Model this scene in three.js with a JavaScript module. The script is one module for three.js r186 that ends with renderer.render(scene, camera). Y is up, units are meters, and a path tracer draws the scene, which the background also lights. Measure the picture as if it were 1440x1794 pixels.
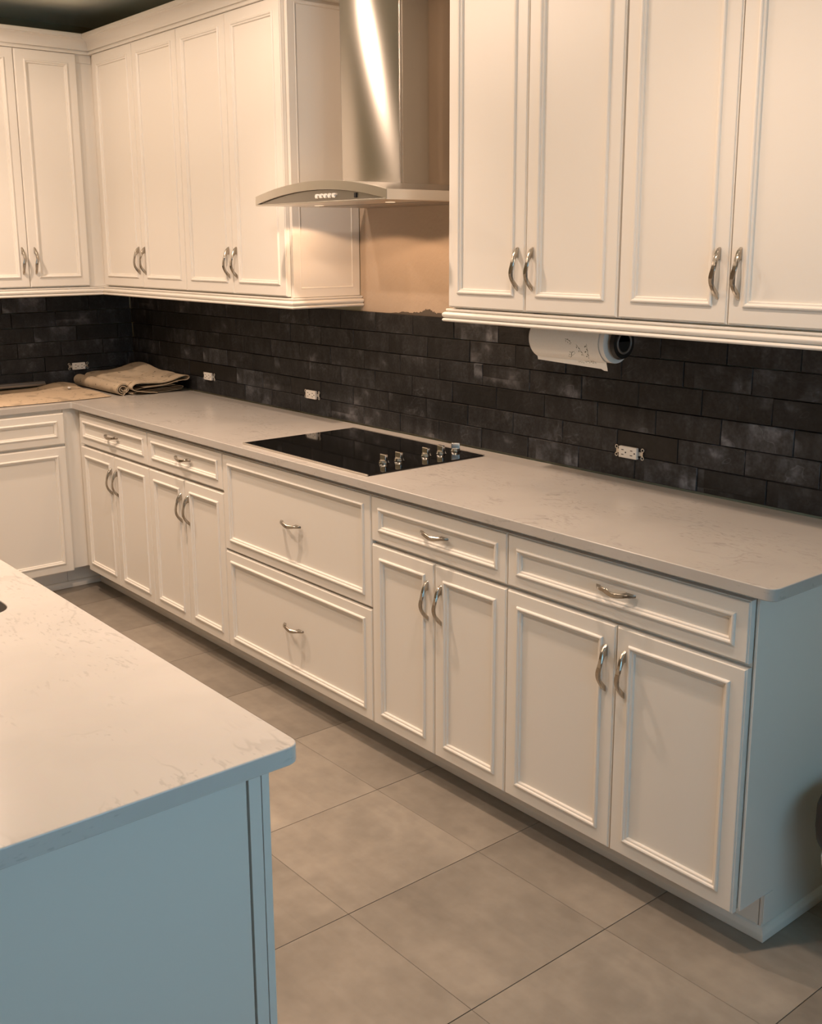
import * as THREE from 'three';
import { mergeGeometries, mergeVertices, toCreasedNormals } from 'three/addons/utils/BufferGeometryUtils.js';
import { RoundedBoxGeometry } from 'three/addons/geometries/RoundedBoxGeometry.js';

// ------------------------------------------------------------------ camera, sky, lights, exposure
const scene = new THREE.Scene();
const W = 1440, H = 1794, FOCAL = 1904.16, PY = 836;
const camera = new THREE.PerspectiveCamera(2 * Math.atan(H / 2 / FOCAL) * 180 / Math.PI, W / H, 0.05, 60);
camera.position.set(5.6769, 1.6584, 2.6993);
camera.rotation.order = 'YXZ';
camera.rotation.set(-0.2131, 0.879, -0.0047);
camera.setViewOffset(W, H, 0, H / 2 - PY, W, H);          // the photograph is cropped a little at its top
camera.updateProjectionMatrix();

const renderer = new THREE.WebGLRenderer({ antialias: true });
renderer.toneMapping = THREE.LinearToneMapping;
renderer.toneMappingExposure = 1.0;
renderer.shadowMap.enabled = true;

scene.background = new THREE.Color().setRGB(0.46, 1.02, 1.42);   // dusk sky, enters by the window beside the camera
scene.backgroundIntensity = 2.9;

const CEIL = 2.75;
const WARM = [1.0, 0.732, 0.555];
const CANS = [                                                   // recessed ceiling lamps: x, z, candela of the wide spill, candela of the downward beam
  [0.98, 1.48, 2.2, 8.3], [2.5, 1.1, 2.4, 8], [4.2, 1.02, 0.9, 4.5],
  [1.9, 2.0, 3.2, 2.2], [3.7, 2.0, 2.8, 1.6],
];
const HOOD_LAMPS = [[2.33, 0.335, 0.34], [2.745, 0.335, 0.38]];

// ------------------------------------------------------------------ helpers
function rng(seed) { let a = seed >>> 0; return () => { a = (a + 0x6D2B79F5) >>> 0; let t = Math.imul(a ^ (a >>> 15), 1 | a); t = (t + Math.imul(t ^ (t >>> 7), 61 | t)) ^ t; return ((t ^ (t >>> 14)) >>> 0) / 4294967296; }; }
const names = new Map();
function numbered(name) { const n = names.get(name) ?? 0; names.set(name, n + 1); return n ? name + '_' + String(n).padStart(3, '0') : name; }
function mesh(name, geo, mat, parent) {
  const m = new THREE.Mesh(geo, mat); m.name = name; m.castShadow = m.receiveShadow = true;
  if (parent) parent.add(m); return m;
}
const V3 = (x, y, z) => new THREE.Vector3(x, y, z);
function thing(name, label, category, pos = [0, 0, 0], turn = 0, group) {
  const g = new THREE.Group(); g.name = numbered(name); g.position.set(...pos); g.rotation.y = turn;
  g.userData = { label, category }; if (group) g.userData.group = group;
  scene.add(g); return g;
}
function struct(name, geo, mat) { const m = mesh(name, geo, mat, scene); m.userData.kind = 'structure'; return m; }
function boxUV(g, s = 1, ou = 0, ov = 0) {                         // uv in metres, by the main axis of each normal
  if (!g.attributes.normal) g.computeVertexNormals();
  const p = g.attributes.position, n = g.attributes.normal, uv = new Float32Array(p.count * 2);
  for (let i = 0; i < p.count; i++) {
    const ax = Math.abs(n.getX(i)), ay = Math.abs(n.getY(i)), az = Math.abs(n.getZ(i));
    let u, v;
    if (ay >= ax && ay >= az) { u = p.getX(i); v = p.getZ(i); } else if (ax >= az) { u = p.getZ(i); v = p.getY(i); } else { u = p.getX(i); v = p.getY(i); }
    uv[2 * i] = u * s + ou; uv[2 * i + 1] = v * s + ov;
  }
  g.setAttribute('uv', new THREE.BufferAttribute(uv, 2)); return g;
}
function bx(x0, x1, y0, y1, z0, z1, r = 0) {
  const w = x1 - x0, h = y1 - y0, d = z1 - z0;
  const g = r > 0 ? new RoundedBoxGeometry(w, h, d, 2, Math.min(r, w / 2.01, h / 2.01, d / 2.01)) : new THREE.BoxGeometry(w, h, d);
  g.translate((x0 + x1) / 2, (y0 + y1) / 2, (z0 + z1) / 2); return boxUV(g);
}
const flat = (g) => (g.index ? g.toNonIndexed() : g);
const merge = (gs) => mergeGeometries(gs.map((g) => { const q = flat(g); for (const k of Object.keys(q.attributes)) if (!['position', 'normal', 'uv'].includes(k)) q.deleteAttribute(k); return q; }));
function fromTris(pos) { const g = new THREE.BufferGeometry(); g.setAttribute('position', new THREE.Float32BufferAttribute(pos, 3)); g.computeVertexNormals(); return boxUV(g); }
// a mitred panel: rings [inset, z] from the back edge to the middle
function ringPanel(w, h, rings, back = true) {
  const pos = [];
  const ring = ([d, z]) => [[-w / 2 + d, -h / 2 + d, z], [w / 2 - d, -h / 2 + d, z], [w / 2 - d, h / 2 - d, z], [-w / 2 + d, h / 2 - d, z]];
  const quad = (a, b, c, d) => pos.push(...a, ...b, ...c, ...a, ...c, ...d);
  for (let i = 0; i + 1 < rings.length; i++) { const A = ring(rings[i]), B = ring(rings[i + 1]); for (let k = 0; k < 4; k++) { const n = (k + 1) % 4; quad(A[k], A[n], B[n], B[k]); } }
  const L = ring(rings[rings.length - 1]); quad(L[0], L[1], L[2], L[3]);
  if (back) { const F = ring(rings[0]); quad(F[3], F[2], F[1], F[0]); }
  return fromTris(pos);
}
// sweep a profile [(out, y)] along a plan path [(x, z)], mitred; out is to the right-hand side (-dz, dx)
function moulding(path, prof) {
  const n = path.length, offs = [];
  const dirs = []; for (let i = 0; i + 1 < n; i++) { const dx = path[i + 1][0] - path[i][0], dz = path[i + 1][1] - path[i][1], l = Math.hypot(dx, dz); dirs.push([dx / l, dz / l]); }
  for (let i = 0; i < n; i++) {
    const a = dirs[Math.max(0, i - 1)], b = dirs[Math.min(n - 2, i)], na = [-a[1], a[0]], nb = [-b[1], b[0]], k = 1 + na[0] * nb[0] + na[1] * nb[1];
    offs.push([(na[0] + nb[0]) / k, (na[1] + nb[1]) / k]);
  }
  const P = (i, j) => [path[i][0] + offs[i][0] * prof[j][0], prof[j][1], path[i][1] + offs[i][1] * prof[j][0]];
  const pos = [], m = prof.length;
  for (let i = 0; i + 1 < n; i++) for (let j = 0; j < m; j++) { const k = (j + 1) % m, a = P(i, j), b = P(i + 1, j), c = P(i + 1, k), d = P(i, k); pos.push(...a, ...c, ...b, ...a, ...d, ...c); }
  const tri = THREE.ShapeUtils.triangulateShape(prof.map((q) => new THREE.Vector2(q[0], q[1])), []);
  for (const [a, b, c] of tri) { pos.push(...P(0, a), ...P(0, b), ...P(0, c)); pos.push(...P(n - 1, a), ...P(n - 1, c), ...P(n - 1, b)); }
  return boxUV(toCreasedNormals(fromTris(pos), 0.6));
}
function arc(cx, cy, r, a0, a1, n) { const o = []; for (let i = 0; i <= n; i++) { const a = (a0 + (a1 - a0) * i / n) * Math.PI / 180; o.push([cx + r * Math.cos(a), cy + r * Math.sin(a)]); } return o; }

// ------------------------------------------------------------------ textures
function makeNoise(seed) {
  const r = rng(seed), T = new Float32Array(65536); for (let i = 0; i < 65536; i++) T[i] = r();
  return (x, y, per) => {                                          // value noise, periodic in per
    const xi = Math.floor(x), yi = Math.floor(y), fx = x - xi, fy = y - yi, u = fx * fx * (3 - 2 * fx), v = fy * fy * (3 - 2 * fy);
    const x0 = ((xi % per) + per) % per, x1 = (x0 + 1) % per, y0 = ((yi % per) + per) % per, y1 = (y0 + 1) % per;
    const h = (a, b) => T[(a * 197 + b * 57 + ((a * b * 31) & 1023)) & 65535];
    return (h(x0, y0) * (1 - u) + h(x1, y0) * u) * (1 - v) + (h(x0, y1) * (1 - u) + h(x1, y1) * u) * v;
  };
}
function fbm(N, x, y, per, oct, gain = 0.5) { let s = 0, a = 1, t = 0; for (let o = 0; o < oct; o++) { s += a * N(x, y, per); t += a; a *= gain; x *= 2; y *= 2; per *= 2; } return s / t; }
function dataTex(n, fn, srgb, size = 1) {
  const d = new Uint8Array(n * n * 4);
  for (let j = 0; j < n; j++) for (let i = 0; i < n; i++) { const c = fn(i / n, j / n), k = 4 * (j * n + i); d[k] = Math.max(0, Math.min(255, c[0] * 255)); d[k + 1] = Math.max(0, Math.min(255, c[1] * 255)); d[k + 2] = Math.max(0, Math.min(255, c[2] * 255)); d[k + 3] = 255; }
  const t = new THREE.DataTexture(d, n, n); t.wrapS = t.wrapT = THREE.RepeatWrapping; t.magFilter = THREE.LinearFilter; t.minFilter = THREE.LinearMipmapLinearFilter; t.generateMipmaps = true;
  if (srgb) t.colorSpace = THREE.SRGBColorSpace; t.repeat.set(1 / size, 1 / size); t.needsUpdate = true; return t;
}
const smooth = (a, b, x) => { const t = Math.max(0, Math.min(1, (x - a) / (b - a))); return t * t * (3 - 2 * t); };
const N1 = makeNoise(11), N2 = makeNoise(23), N3 = makeNoise(37);

const quartzTex = dataTex(1024, (u, v) => {
  const wx = fbm(N2, u * 6, v * 6, 6, 4), wy = fbm(N3, u * 6, v * 6, 6, 4);
  const cloud = fbm(N1, u * 5 + wx, v * 5 + wy, 5, 5);
  const r = Math.abs(fbm(N2, u * 4 + wx * 0.9, v * 7 + wy * 0.9, 28, 5) - 0.5);
  const vein = (1 - smooth(0.0, 0.02, r)) * smooth(0.5, 0.68, fbm(N3, u * 9, v * 9, 9, 3));
  const fleck = smooth(0.62, 0.78, fbm(N1, u * 70 + wx * 6, v * 190 + wy * 8, 380, 3)) * 0.4 * smooth(0.45, 0.62, fbm(N3, u * 8, v * 8, 8, 4));
  const s = 0.845 + (cloud - 0.5) * 0.075 - vein * 0.055 - fleck * 0.15;
  return [s, s * 0.985, s * 0.955];
}, true, 1.1);
const slateMap = (seed, warm) => { const A = makeNoise(seed), B = makeNoise(seed + 5); return dataTex(512, (u, v) => {
  const big = fbm(A, u * 4, v * 6, 12, 5), streak = fbm(B, u * 26, v * 7, 182, 4), grain = fbm(A, u * 90, v * 90, 90, 2);
  const w = fbm(B, u * 6, v * 6, 6, 3), ridge = Math.abs(fbm(A, u * 5 + w, v * 8 + w, 40, 4) - 0.5);
  const scratch = (1 - smooth(0, 0.012, ridge)) * smooth(0.52, 0.66, fbm(B, u * 5, v * 5, 5, 2));
  const chalk = smooth(0.52, 0.74, big) * smooth(0.40, 0.66, fbm(B, u * 11, v * 8, 88, 4));
  const s = 0.17 + (big - 0.5) * 0.26 + (grain - 0.5) * 0.13 + scratch * 0.13 + chalk * 0.21 + (streak - 0.5) * 0.20;
  return [s * (1 + warm), s, s * (1 - warm)];
}, true, 0.62); };
const slateTexA = slateMap(101, 0.03), slateTexB = slateMap(211, 0.05);
const slateBump = dataTex(512, (u, v) => { const s = fbm(N2, u * 10, v * 16, 160, 5, 0.6) * 0.7 + Math.floor(fbm(N3, u * 5, v * 7, 35, 3) * 6) / 6 * 0.5; return [s, s, s]; }, false, 0.62);
const floorTex = dataTex(1024, (u, v) => {
  const w = fbm(N3, u * 4, v * 4, 4, 3), c = fbm(N1, u * 3 + w, v * 3 + w, 3, 6), f = fbm(N2, u * 40, v * 40, 40, 4), lin = fbm(N3, u * 6, v * 70, 420, 3);
  const pale = smooth(0.56, 0.8, fbm(N2, u * 5 + w * 2, v * 5, 5, 5));
  const s = 0.63 + (c - 0.5) * 0.26 + (f - 0.5) * 0.07 + (lin - 0.5) * 0.035 + pale * 0.05;
  return [s, s * 0.965, s * 0.915];
}, true, 1.3);
const clothTex = dataTex(1024, (u, v) => {
  const c = fbm(N1, u * 5, v * 5, 5, 5), st = smooth(0.6, 0.74, fbm(N2, u * 9, v * 9, 9, 4)), sp = smooth(0.74, 0.8, fbm(N3, u * 40, v * 40, 40, 3));
  const weave = (Math.sin(u * 1024 * Math.PI) * 0.5 + Math.sin(v * 1024 * Math.PI) * 0.5) * 0.02;
  const s = 0.74 + (c - 0.5) * 0.12 + weave - st * 0.10 - sp * 0.25;
  return [s * 1.02, s * 0.93, s * 0.80];
}, true, 0.7);
const brushTex = dataTex(512, (u, v) => { const s = 0.5 + (fbm(N1, u * 3, v * 256, 768, 3) - 0.5) * 0.5; return [s, s, s]; }, false, 0.3);
const wallTex = dataTex(512, (u, v) => { const c = fbm(N2, u * 4, v * 4, 4, 5), s = 0.80 + (c - 0.5) * 0.07; return [s, s * 0.985, s * 0.955]; }, true, 1.6);
const wallBump = dataTex(512, (u, v) => { const s = fbm(N3, u * 50, v * 50, 50, 4); return [s, s, s]; }, false, 0.6);
const towelTex = (() => {
  const c = document.createElement('canvas'); c.width = 1024; c.height = 512; const g = c.getContext('2d'), r = rng(5);
  g.fillStyle = '#e9e6de'; g.fillRect(0, 0, 1024, 512);
  for (let i = 0; i < 2600; i++) { g.fillStyle = 'rgba(205,202,192,.35)'; g.fillRect(r() * 1024, r() * 512, 3, 3); }
  g.lineCap = 'round';
  const spray = (x, y, s, a) => { g.save(); g.translate(x, y); g.rotate(a); g.strokeStyle = 'rgba(88,92,80,.75)'; g.lineWidth = 3; g.beginPath(); g.moveTo(0, 0); g.quadraticCurveTo(s * 0.5, -s * 0.2, s, 0); g.stroke(); g.fillStyle = 'rgba(96,100,86,.8)'; for (let k = 1; k < 6; k++) { g.beginPath(); g.ellipse(k * s / 6, (k % 2 ? 8 : -8), s * 0.085, s * 0.04, k % 2 ? 0.8 : -0.8, 0, 7); g.fill(); } g.restore(); };
  for (const [x, y, s, a] of [[600, 250, 60, 0.4], [640, 330, 75, 2.3], [700, 280, 85, 1.1], [790, 270, 110, 1.8], [620, 360, 60, -0.6], [700, 425, 90, 0.1], [760, 400, 60, 0.7], [640, 440, 60, 0.2], [930, 120, 70, 2], [560, 90, 70, 1]]) spray(x, y, s, a);
  const t = new THREE.CanvasTexture(c); t.colorSpace = THREE.SRGBColorSpace; return t;
})();

// ------------------------------------------------------------------ materials
const std = (o) => new THREE.MeshStandardMaterial(o), lin = (r, g, b) => new THREE.Color().setRGB(r, g, b);
const M = {
  paint: std({ color: lin(0.80, 0.765, 0.70), roughness: 0.42 }),
  paintInside: std({ color: lin(0.45, 0.42, 0.37), roughness: 0.7 }),
  wall: std({ color: lin(0.88, 0.73, 0.60), map: wallTex, bumpMap: wallBump, bumpScale: 0.0012, roughness: 0.85 }),
  wallDark: std({ color: lin(0.70, 0.68, 0.50), map: wallTex, bumpMap: wallBump, bumpScale: 0.0012, roughness: 0.85 }),
  ceiling: std({ color: lin(0.80, 0.85, 0.76), roughness: 0.9 }),
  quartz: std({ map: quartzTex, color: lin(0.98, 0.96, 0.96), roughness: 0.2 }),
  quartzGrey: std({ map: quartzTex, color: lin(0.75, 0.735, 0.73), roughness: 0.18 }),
  floorTile: [1.02, 0.92, 1.08, 0.97].map((k) => std({ color: lin(0.71 * k, 0.675 * k, 0.63 * k), map: floorTex, roughness: 0.36 })),
  grout: std({ color: lin(0.27, 0.225, 0.18), roughness: 0.95 }),
  mortar: std({ color: lin(0.12, 0.10, 0.08), roughness: 0.95 }),
  slate: [[slateTexA, 0.95], [slateTexB, 1.15], [slateTexA, 0.6], [slateTexB, 0.8], [slateTexA, 1.35]].map(([t, k]) => std({ map: t, color: lin(0.56 * k, 0.64 * k, 0.78 * k), bumpMap: slateBump, bumpScale: 0.0035, roughness: 0.62 })),
  slateDark: std({ map: slateTexA, color: lin(0.19, 0.19, 0.21), bumpMap: slateBump, bumpScale: 0.001, roughness: 0.5 }),
  chimney: new THREE.MeshPhysicalMaterial({ color: lin(0.42, 0.395, 0.36), metalness: 1, roughness: 0.19, anisotropy: 1.0, anisotropyRotation: Math.PI / 2 }),
  steel: std({ color: lin(0.70, 0.66, 0.60), metalness: 1, roughness: 0.3 }),
  steelDark: std({ color: lin(0.40, 0.375, 0.345), metalness: 1, roughness: 0.32 }),
  nickel: std({ color: lin(0.47, 0.43, 0.375), metalness: 1, roughness: 0.22 }),
  chrome: std({ color: lin(0.78, 0.75, 0.71), metalness: 1, roughness: 0.12 }),
  black: std({ color: lin(0.012, 0.012, 0.012), roughness: 0.4 }),
  glassBlack: std({ color: lin(0.004, 0.004, 0.004), roughness: 0.05 }),
  plastic: std({ color: lin(0.80, 0.77, 0.71), roughness: 0.35 }),
  slot: std({ color: lin(0.02, 0.017, 0.015), roughness: 0.6 }),
  cloth: std({ map: clothTex, roughness: 0.95, side: THREE.DoubleSide }),
  sheet: std({ map: clothTex, color: lin(1.04, 1.0, 0.97), roughness: 0.85, side: THREE.DoubleSide }),
  greyMetal: std({ color: lin(0.16, 0.155, 0.15), metalness: 0.5, roughness: 0.45 }),
  towel: std({ map: towelTex, roughness: 0.95, side: THREE.DoubleSide }),
  paper: std({ color: lin(0.78, 0.76, 0.72), roughness: 0.95 }),
  brown: std({ color: lin(0.045, 0.028, 0.018), roughness: 0.6 }),
  white: std({ color: lin(0.72, 0.69, 0.63), roughness: 0.6 }),
  button: std({ color: lin(0.85, 0.85, 0.82), metalness: 0.4, roughness: 0.25 }),
  lampGlow: std({ color: lin(0.9, 0.85, 0.75), emissive: lin(1, 0.72, 0.45), emissiveIntensity: 6, roughness: 0.4 }),
  lensGlow: std({ color: lin(0.9, 0.85, 0.75), emissive: lin(1, 0.72, 0.45), emissiveIntensity: 0.8, roughness: 0.3 }),
  pane: new THREE.MeshPhysicalMaterial({ color: 0xffffff, transmission: 1, thickness: 0, roughness: 0.02, ior: 1.45 }),
  trim: std({ color: lin(0.76, 0.73, 0.67), roughness: 0.45 }),
};

// ------------------------------------------------------------------ the room
const FL = -0.03, RX = 6.5, RZ = 5.2, TH = 0.14;
const ROWS = [0.921, 0.995, 1.0725, 1.151, 1.2295, 1.308, 1.385], TP = 0.2345;
const wallBack = struct('wall_back', bx(-TH, RX + TH, -0.2, CEIL + 0.1, -TH, 0), M.wallDark);
const wallLeft = struct('wall_left', bx(-TH, 0, -0.2, CEIL + 0.1, 0.001, RZ), M.wallDark);
struct('wall_front', bx(-TH, RX + TH, -0.2, CEIL + 0.1, RZ + 0.001, RZ + TH), M.wall);
const WIN = { z0: 0.9, z1: 2.65, y0: 0.75, y1: 1.85 };
struct('wall_right', merge([bx(RX, RX + TH, -0.2, WIN.y0, 0.001, RZ), bx(RX, RX + TH, WIN.y1, CEIL + 0.1, 0.001, RZ), bx(RX, RX + TH, WIN.y0, WIN.y1, 0.001, WIN.z0), bx(RX, RX + TH, WIN.y0, WIN.y1, WIN.z1, RZ)]), M.wall);
{
  const w = new THREE.Group(); w.name = 'window_1'; w.userData.kind = 'structure'; scene.add(w);
  const { z0, z1, y0, y1 } = WIN, f = 0.06, zm = (z0 + z1) / 2;
  mesh('window_frame', merge([bx(RX + 0.03, RX + 0.09, y0, y0 + f, z0, z1), bx(RX + 0.03, RX + 0.09, y1 - f, y1, z0, z1), bx(RX + 0.03, RX + 0.09, y0 + f, y1 - f, z0, z0 + f), bx(RX + 0.03, RX + 0.09, y0 + f, y1 - f, z1 - f, z1), bx(RX + 0.03, RX + 0.09, y0 + f, y1 - f, zm - f / 2, zm + f / 2)]), M.trim, w);
  for (const [a, b] of [[z0 + f, zm - f / 2], [zm + f / 2, z1 - f]]) { const g = new THREE.PlaneGeometry(b - a, y1 - y0 - 2 * f); g.rotateY(Math.PI / 2); g.translate(RX + 0.06, (y0 + y1) / 2, (a + b) / 2); mesh('pane', g, M.pane, w); }
}
struct('ceiling', bx(-TH, RX + TH, CEIL, CEIL + 0.12, 0.001, RZ), M.ceiling);
const floor = struct('floor', bx(0.001, RX, -0.15, FL - 0.0035, 0.001, RZ), M.grout);
{
  const px = 0.465, pz = 0.456, g = 0.0011, gz = 0.0005, R = rng(3);
  const geos = []; for (let k = 0; k < 8; k++) {
    const q = ringPanel(px - 2 * g, pz - 2 * gz, [[0, 0], [0, 0.0096], [0.0004, 0.01]]); q.rotateX(-Math.PI / 2); boxUV(q, 1, R() * 1.3, R() * 1.3); geos.push(q);
  }
  for (let i = -9; i <= 8; i++) for (let j = -2; j <= 10; j++) {
    const x0 = 3.65 + i * px, z0 = 0.78 + j * pz; let a = Math.max(x0, 0.004), b = Math.min(x0 + px, RX - 0.004), c = Math.max(z0, 0.004), d = Math.min(z0 + pz, RZ - 0.004);
    if (b - a < 0.03 || d - c < 0.03) continue;
    const t = mesh('tile', geos[Math.floor(R() * 8)], M.floorTile[Math.floor(R() * 4)], floor);
    t.position.set((a + b) / 2, FL - 0.0102 + R() * 0.0002, (c + d) / 2); t.scale.set((b - a) / px, 1, (d - c) / pz);
  }
}
mesh('plaster_panel', bx(2.1055, 3.02, 1.3855, 2.62, 0.0002, 0.0018), M.wall, wallBack);
// slate wall tiles: children of their walls
{
  const R = rng(77), gap = 0.0008, hh = 0.0778;
  const geos = []; for (let k = 0; k < 28; k++) {
    const g = ringPanel(TP - 2 * gap, hh - 2 * gap, [[0, 0], [0, 0.0085 + R() * 0.0015], [0.0012 + R() * 0.0012, 0.0115]]);
    const p = g.attributes.position; for (let i = 0; i < p.count; i++) if (p.getZ(i) > 0.011) p.setZ(i, 0.0115 + 0.0012 * Math.sin(p.getX(i) * 31 + k) * Math.cos(p.getY(i) * 40 + k * 2));
    g.computeVertexNormals(); boxUV(g, 1, R() * 0.62, R() * 0.62); geos.push(g);
  }
  const lay = (wall, len, phases, along, darkAt) => {
    for (let r = 0; r < 6; r++) {
      const y0 = ROWS[r], y1 = ROWS[r + 1];
      let x = phases[r]; while (x > 0.012) x -= TP;
      for (; x < len; x += TP) {
        const a = Math.max(x, 0.012), b = Math.min(x + TP, len); if (b - a < 0.02) continue;
        const dark = darkAt.some(([rr, xx]) => rr === r && Math.abs(xx - (x + TP / 2)) < TP / 2);
        const t = mesh('tile', geos[Math.floor(R() * 28)], dark ? M.slateDark : M.slate[Math.floor(R() * 5)], wall);
        const dz = 0.0005 + (dark ? 0 : R() * 0.002);
        t.scale.set((b - a) / TP, (y1 - y0 - (r ? 0.0004 : 0)) / hh, 1);
        if (along === 'x') t.position.set((a + b) / 2, (y0 + y1) / 2, dz); else { t.position.set(dz, (y0 + y1) / 2, (a + b) / 2); t.rotation.y = Math.PI / 2; }
      }
    }
  };
  lay(wallBack, 4.43, [3.775, 3.7005, 3.85, 3.779, 3.709, 3.856], 'x', [[1, 3.58], [1, 0.81], [1, 1.05], [1, 1.72]]);
  lay(wallLeft, 2.4, [0.12, 0.05, 0.19, 0.1, 0.21, 0.02], 'z', [[1, 0.39]]);
  // ragged mortar smeared above the top row, between the two runs of upper cabinets
  const s = new THREE.Shape(), Q = rng(9); s.moveTo(2.13, 1.384);
  const top = []; for (let x = 2.13; x <= 3.0; x += 0.004) { const k = smooth(2.28, 2.42, x) * (1 - 0.35 * smooth(2.62, 2.9, x)); const hump = Math.exp(-(((x - 2.52) / 0.04) ** 2)) * 0.014; top.push([x, 1.3855 + k * (0.001 + Q() * 0.005 + fbm(N1, x * 40, 3, 512, 3) * 0.012) + hump * (0.8 + 0.3 * Q())]); }
  for (const [x, y] of top) s.lineTo(x, y); s.lineTo(3.0, 1.384);
  mesh('mortar_smear', boxUV(new THREE.ExtrudeGeometry(s, { depth: 0.0045, bevelEnabled: false })), M.mortar, wallBack);
}
// ------------------------------------------------------------------ recessed lamps
for (const [x, z, cd, beam] of CANS) {
  const where = z > 1.8 ? (x < 3 ? 'over the island next to its sink' : 'over the near corner of the island') : x < 2 ? 'over the corner of the cabinets' : x < 4 ? 'in front of the range hood' : 'above the open end of the counter';
  const t = thing('recessed_ceiling_light', 'round white recessed ceiling light ' + where, 'ceiling light', [x, CEIL, z]);
  const trim = new THREE.LatheGeometry([[0.062, -0.002], [0.066, -0.007], [0.088, -0.005], [0.09, -0.0005]].map((p) => new THREE.Vector2(...p)), 40); mesh('trim_ring', trim, M.trim, t);
  const d = new THREE.CircleGeometry(0.062, 32); d.rotateX(Math.PI / 2); d.translate(0, -0.004, 0); mesh('lamp_lens', d, M.lampGlow, t);
  const L = new THREE.SpotLight(lin(...WARM), cd, 0, 88 * Math.PI / 180, 0.12, 2); L.position.set(x, CEIL - 0.02, z); L.target.position.set(x, 0, z); L.shadow.radius = 1.5; L.castShadow = true;
  const B = new THREE.SpotLight(lin(...WARM), beam, 0, 58 * Math.PI / 180, 1, 2); B.position.copy(L.position); B.target = L.target; B.shadow.radius = 1.5; B.castShadow = true;
  scene.add(L, B, L.target);
}

// ------------------------------------------------------------------ cabinet kit
const DOOR_T = 0.02;
function rings(inset) {
  const f = DOOR_T;
  return [[0, 0], [0, f - 0.005], [0.0008, f - 0.0042], [0.003, f - 0.004], [0.0038, f - 0.0008], [0.005, f], [inset, f], [inset + 0.0008, f + 0.003], [inset + 0.003, f + 0.0055], [inset + 0.006, f + 0.0062], [inset + 0.009, f + 0.005], [inset + 0.0105, f + 0.0018], [inset + 0.012, f + 0.0008], [inset + 0.0145, f + 0.0008], [inset + 0.0165, f - 0.0005], [inset + 0.0175, f - 0.0065]];
}
const pullGeo = (() => {                                             // bowed flat pull: pointed leaf end at +y, blunt end at -y
  const out = [[0.0655, 0.0006], [0.061, 0.0085], [0.052, 0.0165], [0.042, 0.0225], [0.03, 0.0275], [0.015, 0.0312], [0.0, 0.032], [-0.015, 0.0305], [-0.03, 0.0262], [-0.043, 0.0195], [-0.054, 0.011], [-0.0635, 0.0006]];
  const inn = [[-0.047, 0.0006], [-0.0385, 0.0088], [-0.028, 0.0165], [-0.015, 0.0222], [0.0, 0.0247], [0.013, 0.0238], [0.024, 0.0196], [0.031, 0.013], [0.0345, 0.0075], [0.0345, 0.0006]];
  const sm = (p) => new THREE.CatmullRomCurve3(p.map(([y, z]) => V3(y, z, 0)), false, 'centripetal').getPoints(30).map((q) => new THREE.Vector2(q.x, Math.max(q.y, 0.0004)));
  const g = new THREE.ExtrudeGeometry(new THREE.Shape([...sm(out), ...sm(inn)]), { depth: 0.003, bevelEnabled: true, bevelThickness: 0.0032, bevelSize: 0.0022, bevelOffset: -0.0022, bevelSegments: 3, steps: 1 });
  g.translate(0, 0, -0.0015); const p = g.attributes.position;       // shape (y, z) with its thickness along x, leaning a little sideways towards the blunt end
  for (let i = 0; i < p.count; i++) { const y = p.getX(i), z = p.getY(i), x = p.getZ(i), t = smooth(-0.06, 0.06, y); p.setXYZ(i, x * (1.5 - 0.55 * Math.abs(2 * t - 1)) + 0.0035 * Math.sin((t - 0.5) * Math.PI * 2) * smooth(0.004, 0.02, z), y, z); }
  g.computeVertexNormals(); return toCreasedNormals(boxUV(mergeVertices(g.deleteAttribute('normal').deleteAttribute('uv'), 1e-5)), 0.75);
})();
const pullGeoH = pullGeo.clone().rotateZ(-Math.PI / 2);
function front(parent, kind, x0, x1, y0, y1, z, inset, pull) {       // pull: [x, y, 'v' | 'h'] in the cabinet's own frame
  const g = 0.0012, w = x1 - x0 - 2 * g, h = y1 - y0;
  const d = mesh(kind, ringPanel(w, h, rings(inset)), M.paint, parent); d.position.set((x0 + x1) / 2, (y0 + y1) / 2, z);
  for (const [px, py, dir] of pull ? [pull] : []) { const p = mesh('handle', dir === 'v' ? pullGeo : pullGeoH, M.nickel, d); p.position.set(px - (x0 + x1) / 2, py - (y0 + y1) / 2, DOOR_T); }
  return d;
}
const YT = 0.868, YD = 0.7165, YU = 0.7055, YB = 0.082, ZF = 0.614;
function baseCabinet(label, x0, x1, pos, turn, build, ends = {}) {
  const t = thing('base_cabinet', label, 'cabinet', pos, turn, undefined), e = 0.0008;
  const depth = ends.back ?? 0.003;
  mesh('carcass', bx(x0 + e, x1 - e, 0.0885, 0.8825, depth, ZF - 0.001), M.paint, t);
  mesh('toe_kick', bx(x0 + e, x1 - e, FL + 0.001, 0.088, (ends.toe ?? 0.5135) - 0.014, ends.toe ?? 0.5135), M.paint, t);
  build(t); return t;
}
const drawerAt = (t, x0, x1, y0 = YD, y1 = YT, py = 0.797) => front(t, 'drawer', x0, x1, y0, y1, ZF, 0.036, [(x0 + x1) / 2 + 0.0, py, 'h']);
const doorPair = (t, x0, x1, xm, y0, y1, z, inset, py) => { front(t, 'door', x0, xm, y0, y1, z, inset, [xm - 0.0305, py, 'v']); front(t, 'door', xm, x1, y0, y1, z, inset, [xm + 0.0305, py, 'v']); };
const std2 = (xm) => (x0, x1) => (t) => { drawerAt(t, x0, x1); doorPair(t, x0, x1, xm, YB, YU, ZF, 0.0405, 0.582); };

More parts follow.
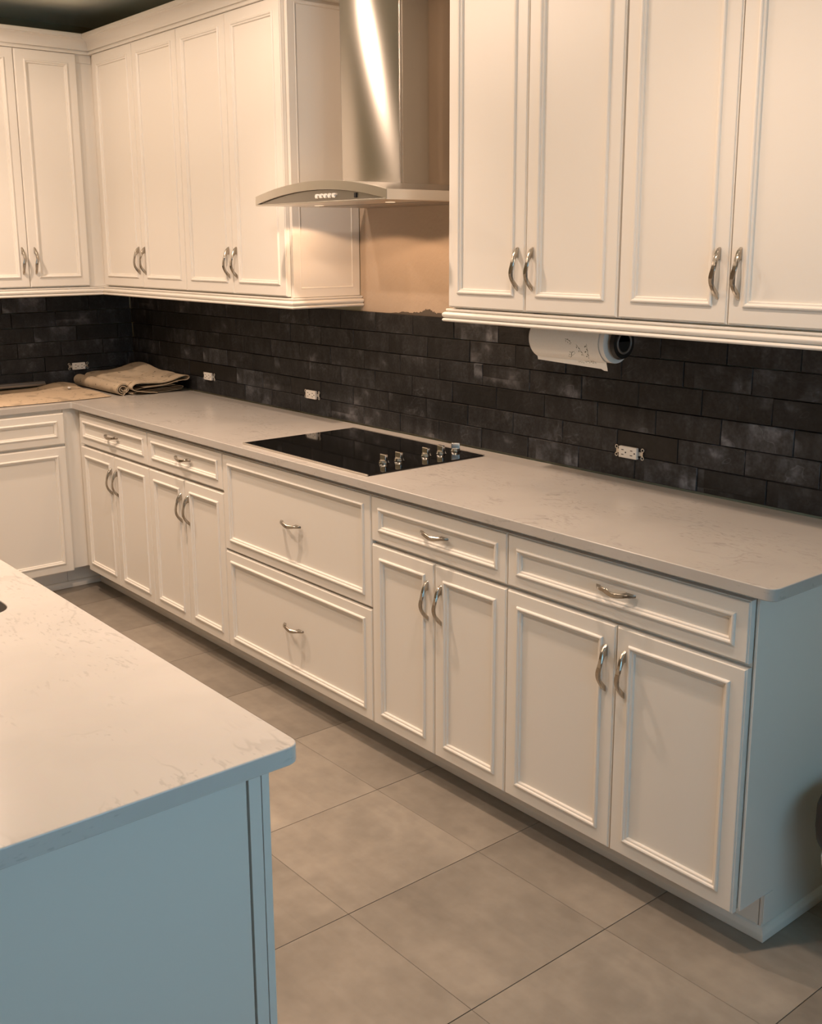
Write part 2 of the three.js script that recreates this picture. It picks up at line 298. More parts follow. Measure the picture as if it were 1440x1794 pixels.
const BX = [0.689, 1.403, 2.0395, 2.9805, 3.602, 4.377];
const cabLocal = (i, label, fn) => { const c = (BX[i] + BX[i + 1]) / 2; return baseCabinet(label, BX[i] - c, BX[i + 1] - c, [c, 0, 0], 0, (t) => fn(t, BX[i] - c, BX[i + 1] - c)); };
cabLocal(0, 'white base cabinet next to the inside corner, one drawer over two narrow doors', (t, a, b) => std2(0.004)(a, b)(t));
cabLocal(1, 'white base cabinet just left of the two wide drawers, drawer over two doors', (t, a, b) => std2(0)(a, b)(t));
cabLocal(2, 'white base cabinet with two deep wide drawers under the cooktop', (t, a, b) => { drawerAt(t, a, b, 0.4855, YT, 0.677); drawerAt(t, a, b, YB, 0.4785, 0.287); });
cabLocal(3, 'white base cabinet just right of the two wide drawers, drawer over two doors', (t, a, b) => std2(0)(a, b)(t));
cabLocal(4, 'widest white drawer-and-doors base cabinet at the open end of the counter', (t, a, b) => std2(0.0075)(a, b)(t));
// left run, turned to face +x; its local x runs towards the back wall
baseCabinet('white base cabinet on the left wall, half hidden behind the island', -0.42, 0.42, [0.021, 0, 0.6935 + 0.42], Math.PI / 2, (t) => {
  drawerAt(t, -0.42, 0.42); front(t, 'door', -0.42, 0.42, YB, YU, ZF, 0.0405, null);
}, { toe: 0.5305 });
baseCabinet('second white base cabinet on the left wall, farther from the corner', -0.38, 0.38, [0.021, 0, 0.6935 + 0.84 + 0.38], Math.PI / 2, (t) => { drawerAt(t, -0.38, 0.38); doorPair(t, -0.38, 0.38, 0, YB, YU, ZF, 0.0405, 0.582); }, { toe: 0.5305 });
{ // corner filler between the two base runs
  const t = thing('corner_filler', 'plain white corner filler strip where the base cabinets meet', 'filler', [0.62, 0, 0.6]);
  mesh('filler_strip', merge([bx(0.0, 0.0135, 0.0885, 0.8825, 0.0135, 0.0925), bx(0.0, 0.068, 0.0885, 0.8825, 0.0, 0.013)]), M.paint, t);
  mesh('toe_kick', merge([bx(-0.0825, -0.0685, FL + 0.001, 0.088, -0.086, 0.0925), bx(-0.068, 0.068, FL + 0.001, 0.088, -0.1005, -0.0865)]), M.paint, t);
}
{ // end panel
  const t = thing('end_panel', 'tall white end panel closing the open end of the base cabinets', 'cabinet panel', [4.379, 0, 0.3]);
  const s = new THREE.Shape(); s.moveTo(-0.297, FL + 0.001); s.lineTo(0.214, FL + 0.001); s.lineTo(0.214, 0.088); s.lineTo(0.3135, 0.088); s.lineTo(0.3135, 0.8825); s.lineTo(-0.297, 0.8825);
  const g = new THREE.ExtrudeGeometry(s, { depth: 0.006, bevelEnabled: true, bevelThickness: 0.0008, bevelSize: 0.0008, bevelSegments: 1 }); g.rotateY(-Math.PI / 2); g.translate(0.0068, 0, 0); mesh('panel', boxUV(g), M.paint, t);
  mesh('corner_strip', bx(0.0080, 0.0110, 0.012, 0.088, 0.177, 0.214, 0.001), M.paint, t);
}
// shoe mouldings along the foot of the cabinets
const shoeProf = [[0, 0.001], [0.014, 0.001], [0.014, 0.012], ...arc(0.002, 0.012, 0.012, 0, 75, 5).map(([a, b]) => [a, b + (b - 0.012) * 0.6]), [0, 0.0325]].map(([a, b]) => [a, b + FL]);
{
  const m = struct('trim_1', moulding([[0.5525, 2.3], [0.5525, 0.5148], [4.3872, 0.5148], [4.3872, 0.004]], shoeProf), M.trim); m.userData.kind = 'structure';
}
// ------------------------------------------------------------------ worktops
function slab(shape, y0, y1, bevel = 0.0025) {
  const g = new THREE.ExtrudeGeometry(shape, { depth: y1 - y0 - 2 * bevel, bevelEnabled: true, bevelThickness: bevel, bevelSize: bevel, bevelOffset: -bevel, bevelSegments: 3, curveSegments: 8 });
  g.rotateX(-Math.PI / 2); g.translate(0, y0 + bevel, 0); return boxUV(g);
}
function roundPoly(pts, closedR) {                                    // pts [x, z, r], drawn in shape space (x, -z)
  const s = new THREE.Path(), n = pts.length;
  for (let i = 0; i < n; i++) {
    const p = V3(pts[i][0], -pts[i][1], 0), a = V3(pts[(i + n - 1) % n][0], -pts[(i + n - 1) % n][1], 0), b = V3(pts[(i + 1) % n][0], -pts[(i + 1) % n][1], 0), r = pts[i][2] ?? 0;
    const da = a.clone().sub(p).normalize(), db = b.clone().sub(p).normalize(), p0 = p.clone().addScaledVector(da, r), p1 = p.clone().addScaledVector(db, r);
    if (i === 0) s.moveTo(p0.x, p0.y); else s.lineTo(p0.x, p0.y);
    if (r) s.quadraticCurveTo(p.x, p.y, p1.x, p1.y);
  }
  s.closePath(); return s;
}
const toShape = (p) => new THREE.Shape(p.getPoints(10));
{
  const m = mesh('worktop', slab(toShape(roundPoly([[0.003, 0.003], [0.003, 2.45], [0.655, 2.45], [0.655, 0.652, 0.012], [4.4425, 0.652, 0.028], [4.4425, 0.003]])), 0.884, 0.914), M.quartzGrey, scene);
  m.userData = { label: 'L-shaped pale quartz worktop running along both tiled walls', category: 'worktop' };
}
const ISL = { x0: 1.5, x1: 4.391, z0: 1.852, z1: 2.98 };
{
  const sh = toShape(roundPoly([[ISL.x0, ISL.z0, 0.025], [ISL.x0, ISL.z1, 0.025], [ISL.x1, ISL.z1, 0.025], [ISL.x1, ISL.z0, 0.028]]));
  sh.holes.push(new THREE.Path(roundPoly([[2.78, 1.964, 0.055], [3.492, 1.964, 0.055], [3.492, 2.38, 0.055], [2.78, 2.38, 0.055]]).getPoints(10)));
  const m = mesh('worktop', slab(sh, 0.884, 0.914), M.quartz, scene); m.name = numbered('worktop'); m.name = 'worktop_001';
  m.userData = { label: 'bright quartz worktop of the island with rounded corner and sink cutout', category: 'worktop' };
  const t = thing('kitchen_island', 'painted kitchen island base under the quartz top, plain end panel', 'kitchen island', [0, 0, 0]);
  const xe = 4.345, z0 = 1.892, z1 = 2.94;
  mesh('carcass', merge([bx(1.55, 2.7, 0.1, 0.8825, z0 + 0.002, z1), bx(3.57, xe - 0.012, 0.1, 0.8825, z0 + 0.002, z1), bx(2.7, 3.57, 0.1, 0.62, z0 + 0.002, z1), bx(2.7, 3.57, 0.62, 0.8825, z0 + 0.002, z0 + 0.02), bx(2.7, 3.57, 0.62, 0.8825, 2.46, z1)]), M.paint, t);
  mesh('toe_kick', bx(1.6, xe - 0.02, FL + 0.001, 0.0995, z0 + 0.07, z1 - 0.03), M.paint, t);
  mesh('end_panel', merge([bx(xe - 0.011, xe + 0.0155, FL + 0.001, 0.8825, 1.9335, z1 + 0.001, 0.002)]), M.paint, t);
  mesh('corner_stile', merge([bx(xe - 0.011, xe + 0.0135, FL + 0.001, 0.8825, z0, 1.9055, 0.0012), bx(xe - 0.011, xe + 0.0135, FL + 0.001, 0.8825, 1.9068, 1.9285, 0.0012)]), M.paint, t);
  const s = thing('sink', 'dark undermount sink basin set in the island top', 'sink', [3.136, 0.884, 2.172]);
  const P = [[0.372, 0.225, -0.001, 0.06], [0.352, 0.205, -0.001, 0.055], [0.348, 0.2, -0.19, 0.05], [0.31, 0.165, -0.215, 0.04], [0.02, 0.02, -0.219, 0.01]], pos = [];
  const loop = ([a, b, y, r]) => { const o = []; for (const [sx, sz, st] of [[1, 1, 0], [-1, 1, 90], [-1, -1, 180], [1, -1, 270]]) for (let k = 0; k <= 6; k++) { const q = (st + 15 * k) * Math.PI / 180; o.push([sx * (a - r) + r * Math.cos(q), y, sz * (b - r) + r * Math.sin(q)]); } return o; };
  const LL = P.map(loop); for (let i = 0; i + 1 < LL.length; i++) for (let j = 0; j < LL[0].length; j++) { const k = (j + 1) % LL[0].length; pos.push(...LL[i][j], ...LL[i][k], ...LL[i + 1][k], ...LL[i][j], ...LL[i + 1][k], ...LL[i + 1][j]); }
  M.sink = std({ color: lin(0.2, 0.19, 0.18), metalness: 0.8, roughness: 0.4, side: THREE.DoubleSide });
  mesh('basin', toCreasedNormals(fromTris(pos), 0.8), M.sink, s);
  const dr = new THREE.CylinderGeometry(0.045, 0.045, 0.004, 28); dr.translate(0, -0.2145, 0); mesh('drain', dr, M.steelDark, s);
}
// ------------------------------------------------------------------ upper cabinets
const UB = 1.4525, UT = 2.545, UZ = 0.325;
function upperCabinet(label, x0, x1, pos, turn, xm, depth = UZ) {
  const t = thing('upper_cabinet', label, 'cabinet', pos, turn), e = 0.0008;
  mesh('carcass', bx(x0 + e, x1 - e, 1.4485, 2.56, 0.003, depth - 0.001), M.paint, t);
  doorPair(t, x0, x1, xm, UB, UT, depth, 0.0435, 1.577); return t;
}
const UX = [0.4395, 1.2875, 2.0875];
upperCabinet('white upper cabinet nearest the inside corner on the hood wall', -0.424, 0.424, [0.8635, 0, 0], 0, 0.0022);
upperCabinet('white upper cabinet directly left of the range hood', -0.4, 0.4, [1.6875, 0, 0], 0, 0.003);
upperCabinet('white upper cabinet directly right of the range hood', -0.3475, 0.3475, [3.3725, 0, 0], 0, -0.004);
upperCabinet('white upper cabinet farthest right, second from the range hood', -0.3475, 0.3475, [4.0715, 0, 0], 0, 0.0015);
const LU = 0.39;
upperCabinet('white upper cabinet on the left wall, cut by the photo edge', -0.302, 0.302, [0, 0, 0.7115], Math.PI / 2, -0.0005, LU);
upperCabinet('second white upper cabinet on the left wall, away from the corner', -0.35, 0.35, [0, 0, 1.3645], Math.PI / 2, 0, LU);
{
  const t = thing('corner_filler', 'plain white corner filler strip where the upper cabinets meet', 'filler', [0.35, 1.4485, 0.3]);
  mesh('filler_strip', merge([bx(0.0265, 0.04, 0, 1.1115, 0.0255, 0.108), bx(0.0265, 0.0885, 0, 1.1115, 0.012, 0.025)]), M.paint, t);
  mesh('top_rail', bx(0.0405, 0.0445, 1.06, 1.1, 0.03, 0.108, 0.001), M.paint, t);
}
{ // finished side of the left uppers, beside the hood
  const t = thing('end_panel', 'white framed side panel of the upper cabinet beside the hood', 'cabinet panel', [2.0885, 2.0042, 0.164]);
  const g = ringPanel(0.32, 1.1115, [[0, 0], [0, 0.015], [0.001, 0.016], [0.032, 0.016], [0.0335, 0.017], [0.036, 0.017], [0.039, 0.0135]]); g.rotateY(Math.PI / 2); mesh('panel', boxUV(g), M.paint, t);
}
const railProf = [[0, 1.447], [0.0145, 1.447], [0.016, 1.4455], [0.016, 1.4415], [0.0145, 1.44], [0.011, 1.4395], [0.011, 1.4365], ...arc(0.0165, 1.4275, 0.009, 80, -80, 8), [0.0165, 1.4175], ...arc(0.0195, 1.4115, 0.0055, 90, -90, 6), [0, 1.406]];
const crownProf = [[0, 2.5605], [0, 2.5465], [0.0225, 2.5465], [0.0245, 2.549], [0.0245, 2.556], [0.0225, 2.5575], [0.0165, 2.558], [0.0165, 2.5635], [0.0245, 2.5642], ...arc(0.068, 2.5655, 0.0425, 180, 100, 7).map(([a, b]) => [a - 0.0005, 2.5655 + (b - 2.5655) * 1.05]), [0.0615, 2.6105], [0.0615, 2.6135], [0.07, 2.6145], [0.0715, 2.618], [0.07, 2.631], [0.066, 2.633], [0, 2.633]];
const mould = (name, label, g) => { const m = mesh(numbered(name), g, M.paint, scene); m.userData = { label, category: 'moulding' }; return m; };
mould('light_rail_moulding', 'white moulded light rail under the corner run of upper cabinets', moulding([[LU - 0.001, 1.71], [LU - 0.001, UZ - 0.001], [2.105, UZ - 0.001], [2.105, 0.004]], railProf));
mould('light_rail_moulding', 'white moulded light rail under the upper cabinets right of the hood', moulding([[3.026, 0.004], [3.026, UZ - 0.001], [4.419, UZ - 0.001], [4.419, 0.004]], railProf));
mould('crown_moulding', 'white crown moulding along the top of the corner upper cabinets', moulding([[LU, 1.71], [LU, UZ], [2.1055, UZ], [2.1055, 0.004]], crownProf));
mould('crown_moulding', 'white crown moulding along the top of the right upper cabinets', moulding([[3.025, 0.004], [3.025, UZ], [4.42, UZ], [4.42, 0.004]], crownProf));

// ------------------------------------------------------------------ range hood
{
  const X0 = 2.152, X1 = 2.926, ZH = 0.515, cx = (X0 + X1) / 2, yb = 1.793, t = thing('range_hood', 'stainless range hood with arched canopy and tall brushed chimney', 'range hood', [cx, yb, 0]);
  const w = (X1 - X0) / 2, top = (x) => 0.029 + 0.041 * (1 - (x / w) ** 2), bot = (x) => top(x) - 0.03;
  const s = new THREE.Shape(); const n = 48; s.moveTo(-w, top(-w)); for (let i = 1; i <= n; i++) { const x = -w + 2 * w * i / n; s.lineTo(x, top(x)); }
  for (let i = 0; i <= n; i++) { const x = w - 2 * w * i / n; s.lineTo(x, Math.max(bot(x), -0.001)); }
  const g = new THREE.ExtrudeGeometry(s, { depth: ZH - 0.006, bevelEnabled: true, bevelThickness: 0.001, bevelSize: 0.001, bevelOffset: -0.001, bevelSegments: 1 }); g.translate(0, 0, 0.004); mesh('canopy', toCreasedNormals(boxUV(g), 0.4), M.steel, t);
  // control panel closing the arch
  const p = new THREE.Shape(); p.moveTo(-w + 0.03, 0.0025); for (let i = 0; i <= 40; i++) { const x = -w + 0.03 + (2 * w - 0.06) * i / 40; p.lineTo(x, Math.max(0.0026, bot(x) - 0.0012)); } p.lineTo(w - 0.03, 0.0025);
  const pg = new THREE.ExtrudeGeometry(p, { depth: 0.004, bevelEnabled: false }); pg.translate(0, 0, ZH - 0.0135); const panel = mesh('control_panel', boxUV(pg), M.steelDark, t);
  for (let k = 0; k < 5; k++) { const b = new THREE.CylinderGeometry(0.0072, 0.0078, 0.006, 18); b.rotateX(Math.PI / 2); b.translate(-0.002 + k * 0.0245, 0.0185, ZH - 0.0062); mesh('button', b, M.button, panel); }
  const led = new RoundedBoxGeometry(0.012, 0.016, 0.004, 2, 0.0015); led.translate(0.215, 0.0155, ZH - 0.0072); mesh('display', led, M.black, panel);
  mesh('bottom_plate', merge([bx(-w + 0.002, w - 0.002, -0.0035, 0.0015, 0.004, ZH - 0.001, 0.001)]), M.steel, t);
  for (const k of [-1, 1]) mesh('filter', bx(k < 0 ? -0.3 : 0.004, k < 0 ? -0.004 : 0.3, -0.0055, -0.0038, 0.06, 0.29, 0.0006), M.steelDark, t);
  const cz = 0.28, cw = 0.169, y1 = CEIL - yb - 0.003, y0 = 0.055;
  const prof = toShape(roundPoly([[-cw, 0.004], [-cw, cz, 0.006], [cw, cz, 0.006], [cw, 0.004]]));
  const cg = new THREE.ExtrudeGeometry(prof, { depth: y1 - y0, bevelEnabled: false, curveSegments: 6 }); cg.rotateX(-Math.PI / 2); cg.translate(0, y0, 0); mesh('chimney', toCreasedNormals(boxUV(cg), 0.5), M.chimney, t);
  mesh('chimney_edge', bx(cw - 0.0035, cw + 0.0015, y0, y1, cz - 0.012, cz - 0.0085, 0.0006), M.steel, t);
  HOOD_LAMPS.forEach(([x, z, cd]) => {
    const l = new THREE.CylinderGeometry(0.017, 0.017, 0.0012, 24); l.translate(x - cx, -0.0042, z + 0.02); mesh('lamp_lens', l, M.lensGlow, t);
    const L = new THREE.SpotLight(lin(1, 0.62, 0.375), cd, 0, 75.5 * Math.PI / 180, 0.06, 2); L.position.set(x, yb - 0.012, z + 0.02); L.target.position.set(x, 0, z + 0.02); L.shadow.radius = 0.5; L.castShadow = true; scene.add(L, L.target);
  });
}
// ------------------------------------------------------------------ cooktop
{
  const x0 = 2.156, x1 = 2.928, z0 = 0.083, z1 = 0.609, t = thing('cooktop', 'black glass electric cooktop with chrome knobs set in the worktop', 'cooktop', [(x0 + x1) / 2, 0.914, (z0 + z1) / 2]);
  const a = (x1 - x0) / 2, b = (z1 - z0) / 2;
  mesh('glass', bx(-a, a, 0.0002, 0.0058, -b + 0.006, b - 0.008, 0.0015), M.glassBlack, t);
  mesh('edge_trim', bx(-a, a, 0.0002, 0.0066, b - 0.0078, b, 0.002), M.steel, t);
  mesh('edge_trim', bx(-a, a, 0.0002, 0.0062, -b, -b + 0.0058, 0.0015), M.steelDark, t);
  const base = new THREE.LatheGeometry([[0, 0], [0.0185, 0], [0.0185, 0.002], [0.0165, 0.005], [0.0158, 0.0095], [0.0148, 0.0105], [0, 0.0105]].map((p) => new THREE.Vector2(...p)), 36);
  const grip = new RoundedBoxGeometry(0.031, 0.021, 0.0125, 3, 0.0025); grip.translate(0, 0.0205, 0);
  const K = [[2.812, 0.446], [2.814, 0.381], [2.812, 0.257], [2.816, 0.19], [2.812, 0.117]];
  for (const [x, z] of K) { const k = mesh('knob', merge([base.clone()]), M.chrome, t); k.position.set(x - (x0 + x1) / 2, 0.006, z - (z0 + z1) / 2); const gm = mesh('grip', grip, M.chrome, k); gm.rotation.y = z < 0.13 ? 0.9 : -0.02; }
}
// ------------------------------------------------------------------ electrical outlets without cover plates
function outlet(label, x, y, z, turn) {
  const t = thing('wall_outlet', label, 'wall outlet', [x, y, z], turn);
  mesh('face', bx(-0.036, 0.036, -0.0185, 0.0185, 0.0005, 0.0125, 0.003), M.plastic, t);
  const R = [];
  for (const s of [-1, 1]) { R.push(bx(s < 0 ? -0.053 : 0.0365, s < 0 ? -0.0365 : 0.053, -0.006, 0.006, 0.0006, 0.0022)); for (const q of [-1, 1]) { const r = new THREE.TorusGeometry(0.0052, 0.0016, 8, 18); r.translate(s * 0.0515, q * 0.0125, 0.0022); R.push(boxUV(r)); } }
  mesh('mounting_strap', merge(R), M.steel, t);
  for (const s of [-0.0195, 0.0155]) { for (const q of [-0.0075, 0.0075]) mesh('socket_slot', bx(s - 0.0045, s + 0.0045, q - 0.0012, q + 0.0012, 0.0115, 0.0129), M.slot, t); const c = new THREE.CylinderGeometry(0.0026, 0.0026, 0.0014, 12); c.rotateX(Math.PI / 2); c.translate(s + 0.0125, 0, 0.0123); mesh('socket_slot', c, M.slot, t); }
  return t;
}
outlet('bare white outlet at right, under the upper cabinets past the paper towels', 3.5195, 1.0055, 0.0135, 0);
outlet('bare white outlet in the slate just left of the cooktop', 1.762, 1.008, 0.0135, 0);
outlet('bare white outlet in the slate just right of the folded cloth', 0.858, 1.0065, 0.0135, 0);
outlet('bare white outlet on the dark left wall above the drop cloth', 0.0135, 1.0125, 0.338, Math.PI / 2);

// ------------------------------------------------------------------ paper towel roll and its holder
{
  const r = 0.062, L = 0.29, cx = 3.462, cy = 1.369, cz = 0.2;
  const t = thing('paper_towel_roll', 'white paper towel roll printed with grey sprigs, hung under the upper cabinet', 'paper towel', [cx, cy, cz]);
  const body = new THREE.CylinderGeometry(r, r, L, 48, 1, true); body.rotateZ(Math.PI / 2); mesh('paper', boxUV(body, 2.2), M.paper, t);
  for (const s of [-1, 1]) { const e = new THREE.RingGeometry(0.021, r, 40); e.rotateY(s * Math.PI / 2); e.translate(s * L / 2, 0, 0); mesh('roll_end', e, M.paper, t); }
  const core = new THREE.CylinderGeometry(0.0208, 0.0208, L, 28, 1, true); core.rotateZ(Math.PI / 2); mesh('core', core, std({ color: lin(0.3, 0.24, 0.17), roughness: 0.9, side: THREE.DoubleSide }), t);
  const nu = 40, nv = 30, pos = [], uv = [], idx = [];              // the loose outer sheet, over the front of the roll and off its underside
  for (let j = 0; j <= nv; j++) for (let i = 0; i <= nu; i++) {
    const u = i / nu, v = j / nv, a = Math.PI * (0.62 - 0.98 * Math.min(1, v / 0.8)), R = r + 0.0015 + 0.002 * v; let y, z; const k = Math.max(0, (v - 0.8) / 0.2);
    y = R * Math.sin(a); z = R * Math.cos(a); if (k > 0) { const a1 = -0.36 * Math.PI; y = R * Math.sin(a1) - k * 0.016 * (0.7 + 0.6 * u); z = R * Math.cos(a1) - k * 0.004; }
    const edge = k * (u > 0.94 ? 0.004 : 0) ; pos.push(-L / 2 - 0.004 + (L - 0.012) * u + edge + 0.0015 * Math.sin(v * 9), y - edge, z); uv.push(0.25 + u * 0.62, 1 - v);
  }
  for (let j = 0; j < nv; j++) for (let i = 0; i < nu; i++) { const a = j * (nu + 1) + i, b = a + 1, c = a + nu + 1, d = c + 1; idx.push(a, c, b, b, c, d); }
  const g = new THREE.BufferGeometry(); g.setAttribute('position', new THREE.Float32BufferAttribute(pos, 3)); g.setAttribute('uv', new THREE.Float32BufferAttribute(uv, 2)); g.setIndex(idx); g.computeVertexNormals(); mesh('loose_sheet', g, M.towel, t);
  const h = thing('towel_holder', 'black under-cabinet holder gripping the ends of the paper towel roll', 'towel holder', [cx, cy, cz]);
  const arms = []; for (const s of [-1, 1]) { const x0 = s * (L / 2 + 0.008); const e = new THREE.TorusGeometry(0.026, 0.006, 10, 30); e.rotateY(Math.PI / 2); e.translate(x0, 0, 0); arms.push(boxUV(e)); const d = new THREE.CylinderGeometry(0.05, 0.046, 0.012, 36); d.rotateZ(s * Math.PI / 2); d.translate(x0 + s * 0.012, 0, 0); arms.push(boxUV(d)); arms.push(bx(x0 + s * 0.012 - 0.006, x0 + s * 0.012 + 0.006, 0, 1.4475 - cy, -0.028, 0.028, 0.003)); }
  mesh('bracket', merge(arms), M.black, h);
  mesh('mounting_plate', bx(-L / 2 - 0.024, L / 2 + 0.024, 1.4425 - cy, 1.448 - cy, -0.03, 0.03, 0.002), M.black, h);
  const nub = new THREE.TorusGeometry(0.03, 0.0035, 10, 36); nub.rotateY(Math.PI / 2); nub.translate(L / 2 + 0.027, 0, 0); mesh('hub', nub, M.greyMetal, h);
}
// ------------------------------------------------------------------ cloths and bits on the left counter
function ribbon(profile, x0, x1, nx, thick, warp) {                    // a thick folded cloth: profile [(z, y)] extruded along x
  const c = new THREE.CatmullRomCurve3(profile.map(([z, y]) => V3(0, y, z)), false, 'centripetal'), n = profile.length * 7, P = c.getPoints(n), up = [], dn = [];
  for (let i = 0; i <= n; i++) { const a = P[Math.max(0, i - 1)], b = P[Math.min(n, i + 1)], dz = b.z - a.z, dy = b.y - a.y, l = Math.hypot(dz, dy) || 1; up.push([P[i].z - dy / l * thick / 2, P[i].y + dz / l * thick / 2]); dn.push([P[i].z + dy / l * thick / 2, P[i].y - dz / l * thick / 2]); }
  const loop = [...up, ...dn.reverse()], m = loop.length, pos = [], idx = [], uv = []; let run = 0; const len = loop.map((p, i) => (i ? (run += Math.hypot(p[0] - loop[i - 1][0], p[1] - loop[i - 1][1])) : 0));
  for (let i = 0; i <= nx; i++) for (let j = 0; j < m; j++) { const q = warp(x0 + (x1 - x0) * i / nx, loop[j][1], loop[j][0], i / nx); pos.push(q[0], q[1], q[2]); uv.push(x0 + (x1 - x0) * i / nx, len[j]); }
  for (let i = 0; i < nx; i++) for (let j = 0; j < m; j++) { const k = (j + 1) % m, a = i * m + j, b = i * m + k, d = a + m, e = b + m; idx.push(a, d, b, b, d, e); }
  for (const [o, f] of [[0, 0], [nx * m, 1]]) for (let j = 0; j < n; j++) { const a = o + j, b = o + j + 1, d = o + m - 1 - j, e = o + m - 2 - j; if (f) idx.push(a, b, d, b, e, d); else idx.push(a, d, b, b, d, e); }
  const g = new THREE.BufferGeometry(); g.setAttribute('position', new THREE.Float32BufferAttribute(pos, 3)); g.setAttribute('uv', new THREE.Float32BufferAttribute(uv, 2)); g.setIndex(idx); g.computeVertexNormals(); return g;
}
{
  const t = thing('folded_drop_cloth', 'folded tan canvas drop cloth piled in the worktop corner', 'drop cloth', [0.4, 0.914, 0.22]);
  const cxx = 0.4, cyy = 0.914, czz = 0.22;
  const warp = (amp, lift, skew) => (x, y, z, s) => { const n = fbm(N1, x * 9 + 3, z * 9 + 5, 512, 3) - 0.5; const hump = lift * Math.exp(-(((x - 0.17) / 0.16) ** 2) - (((z - 0.13) / 0.14) ** 2)); return [x - cxx + skew * (z - 0.2), (y - 0.914) * (1 + hump) + n * amp * smooth(0.914, 0.95, y), z - czz]; };
  const roll = []; for (let i = 0; i <= 40; i++) { const a = Math.PI * (-0.1 + i * 0.115), r = 0.0075 + 0.0215 * i / 40; roll.push([0.36 + r * 1.25 * Math.cos(-a), 0.9485 + r * Math.sin(-a)]); }
  roll.push([0.32, 0.975], [0.28, 0.9675], [0.2, 0.962], [0.1, 0.96], [0.05, 0.957]);
  mesh('rolled_fold', ribbon(roll, 0.07, 0.60, 26, 0.0048, warp(0.012, 0.25, 0.04)), M.cloth, t);
  const under = [[0.05, 0.925], [0.13, 0.921], [0.22, 0.9185], [0.31, 0.918], [0.325, 0.9215], [0.30, 0.926], [0.2, 0.928], [0.1, 0.93], [0.045, 0.934], [0.045, 0.939], [0.1, 0.938], [0.2, 0.934], [0.29, 0.932], [0.3, 0.937], [0.28, 0.943], [0.18, 0.947], [0.09, 0.95]];
  mesh('lower_folds', ribbon(under, 0.1, 0.625, 26, 0.003, warp(0.006, 0.1, -0.06)), M.cloth, t);
  const top = [[0.20, 0.9215], [0.265, 0.9285], [0.315, 0.942], [0.33, 0.959], [0.318, 0.9735], [0.29, 0.9775], [0.24, 0.972], [0.18, 0.969], [0.12, 0.9765], [0.07, 0.992], [0.04, 0.9965], [0.027, 0.987], [0.035, 0.976], [0.075, 0.973], [0.13, 0.962], [0.2, 0.955], [0.27, 0.952]];
  mesh('top_fold', ribbon(top, 0.085, 0.655, 30, 0.0034, warp(0.014, 0.42, -0.1)), M.cloth, t);
}
function sheetGeo(nx, nz, f) { const pos = [], uv = [], idx = []; for (let s = 0; s < 2; s++) for (let j = 0; j <= nz; j++) for (let i = 0; i <= nx; i++) { const [x, y, z] = f(i / nx, j / nz); pos.push(x, y - s * 0.0024, z); uv.push(x + 0.35, z + 0.2); } const N = (nx + 1) * (nz + 1); for (let s = 0; s < 2; s++) for (let j = 0; j < nz; j++) for (let i = 0; i < nx; i++) { const a = s * N + j * (nx + 1) + i, b = a + 1, c = a + nx + 1, d = c + 1; if (s) idx.push(a, b, c, b, d, c); else idx.push(a, c, b, b, c, d); } const rim = []; for (let i = 0; i < nx; i++) rim.push([i, i + 1], [nz * (nx + 1) + i + 1, nz * (nx + 1) + i]); for (let j = 0; j < nz; j++) rim.push([(j + 1) * (nx + 1), j * (nx + 1)], [j * (nx + 1) + nx, (j + 1) * (nx + 1) + nx]); for (const [a, b] of rim) idx.push(a, b, a + N, b, b + N, a + N); const g = new THREE.BufferGeometry(); g.setAttribute('position', new THREE.Float32BufferAttribute(pos, 3)); g.setAttribute('uv', new THREE.Float32BufferAttribute(uv, 2)); g.setIndex(idx); g.computeVertexNormals(); return g; }
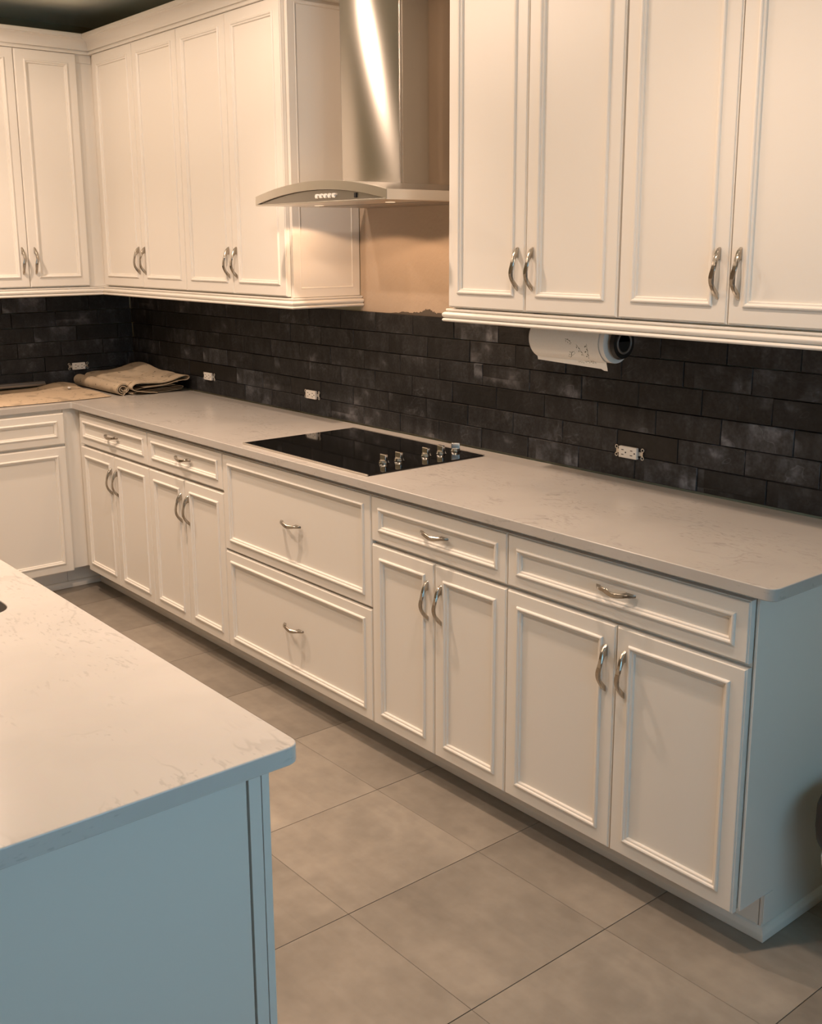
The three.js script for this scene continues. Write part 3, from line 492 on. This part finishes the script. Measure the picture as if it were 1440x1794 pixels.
{
  const g = sheetGeo(40, 60, (u, v) => { const z = 0.425 + v * 1.54, x = 0.03 + u * (0.575 + 0.012 * Math.sin(v * 11) + 0.02 * v); const hum = 0.026 * Math.exp(-(((x - 0.14) / 0.07) ** 2) - (((z - 0.5) / 0.1) ** 2)); const n = fbm(N2, x * 7 + 9, z * 7, 512, 3); return [x, 0.9185 + hum + n * 0.008 * smooth(0, 0.15, u) * (1 - 0.9 * smooth(0.75, 1, u)), z]; });
  const m = mesh('drop_cloth', g, M.sheet, scene); m.userData = { label: 'flat stained tan drop cloth covering the left worktop', category: 'drop cloth' };
  const b = thing('metal_straightedge', 'thin dark grey metal bar lying against the left wall tiles', 'straightedge', [0.058, 0.9455, 0.82]);
  mesh('bar', bx(-0.02, 0.02, -0.012, 0.008, -0.27, 0.4, 0.002), M.greyMetal, b); mesh('lip', bx(0.0205, 0.025, -0.012, -0.002, -0.27, 0.4, 0.001), M.steelDark, b);
  const k = new THREE.IcosahedronGeometry(0.009, 1); k.scale(1.3, 0.7, 1); const q = mesh('plaster_crumb', boxUV(k), M.white, scene); q.position.set(0.265, 0.9325, 0.5); q.userData = { label: 'small pale crumb on the flat drop cloth', category: 'debris' };
}
// ------------------------------------------------------------------ stool at the right edge
{
  const t = thing('low_stool', 'low stool with dark brown cushion and white base beside the end panel', 'stool', [4.622, FL, 0.351]);
  mesh('seat', new THREE.LatheGeometry([[0, 0.36], [0.12, 0.36], [0.163, 0.356], [0.176, 0.346], [0.18, 0.332], [0.18, 0.285], [0.177, 0.262], [0.166, 0.249], [0.15, 0.245], [0, 0.245]].map(([a, b]) => new THREE.Vector2(a, b - FL * smooth(0, 0.06, b))), 48), M.brown, t);
  mesh('base', new THREE.LatheGeometry([[0, 0.2445], [0.14, 0.2445], [0.151, 0.24], [0.155, 0.232], [0.152, 0.227], [0.158, 0.22], [0.162, 0.207], [0.16, 0.19], [0.152, 0.17], [0.138, 0.15], [0.12, 0.12], [0.115, 0.06], [0.125, 0.02], [0.128, 0.002], [0, 0.002]].map(([a, b]) => new THREE.Vector2(a, b - FL * smooth(0, 0.06, b))), 48), M.white, t);
}
renderer.render(scene, camera);
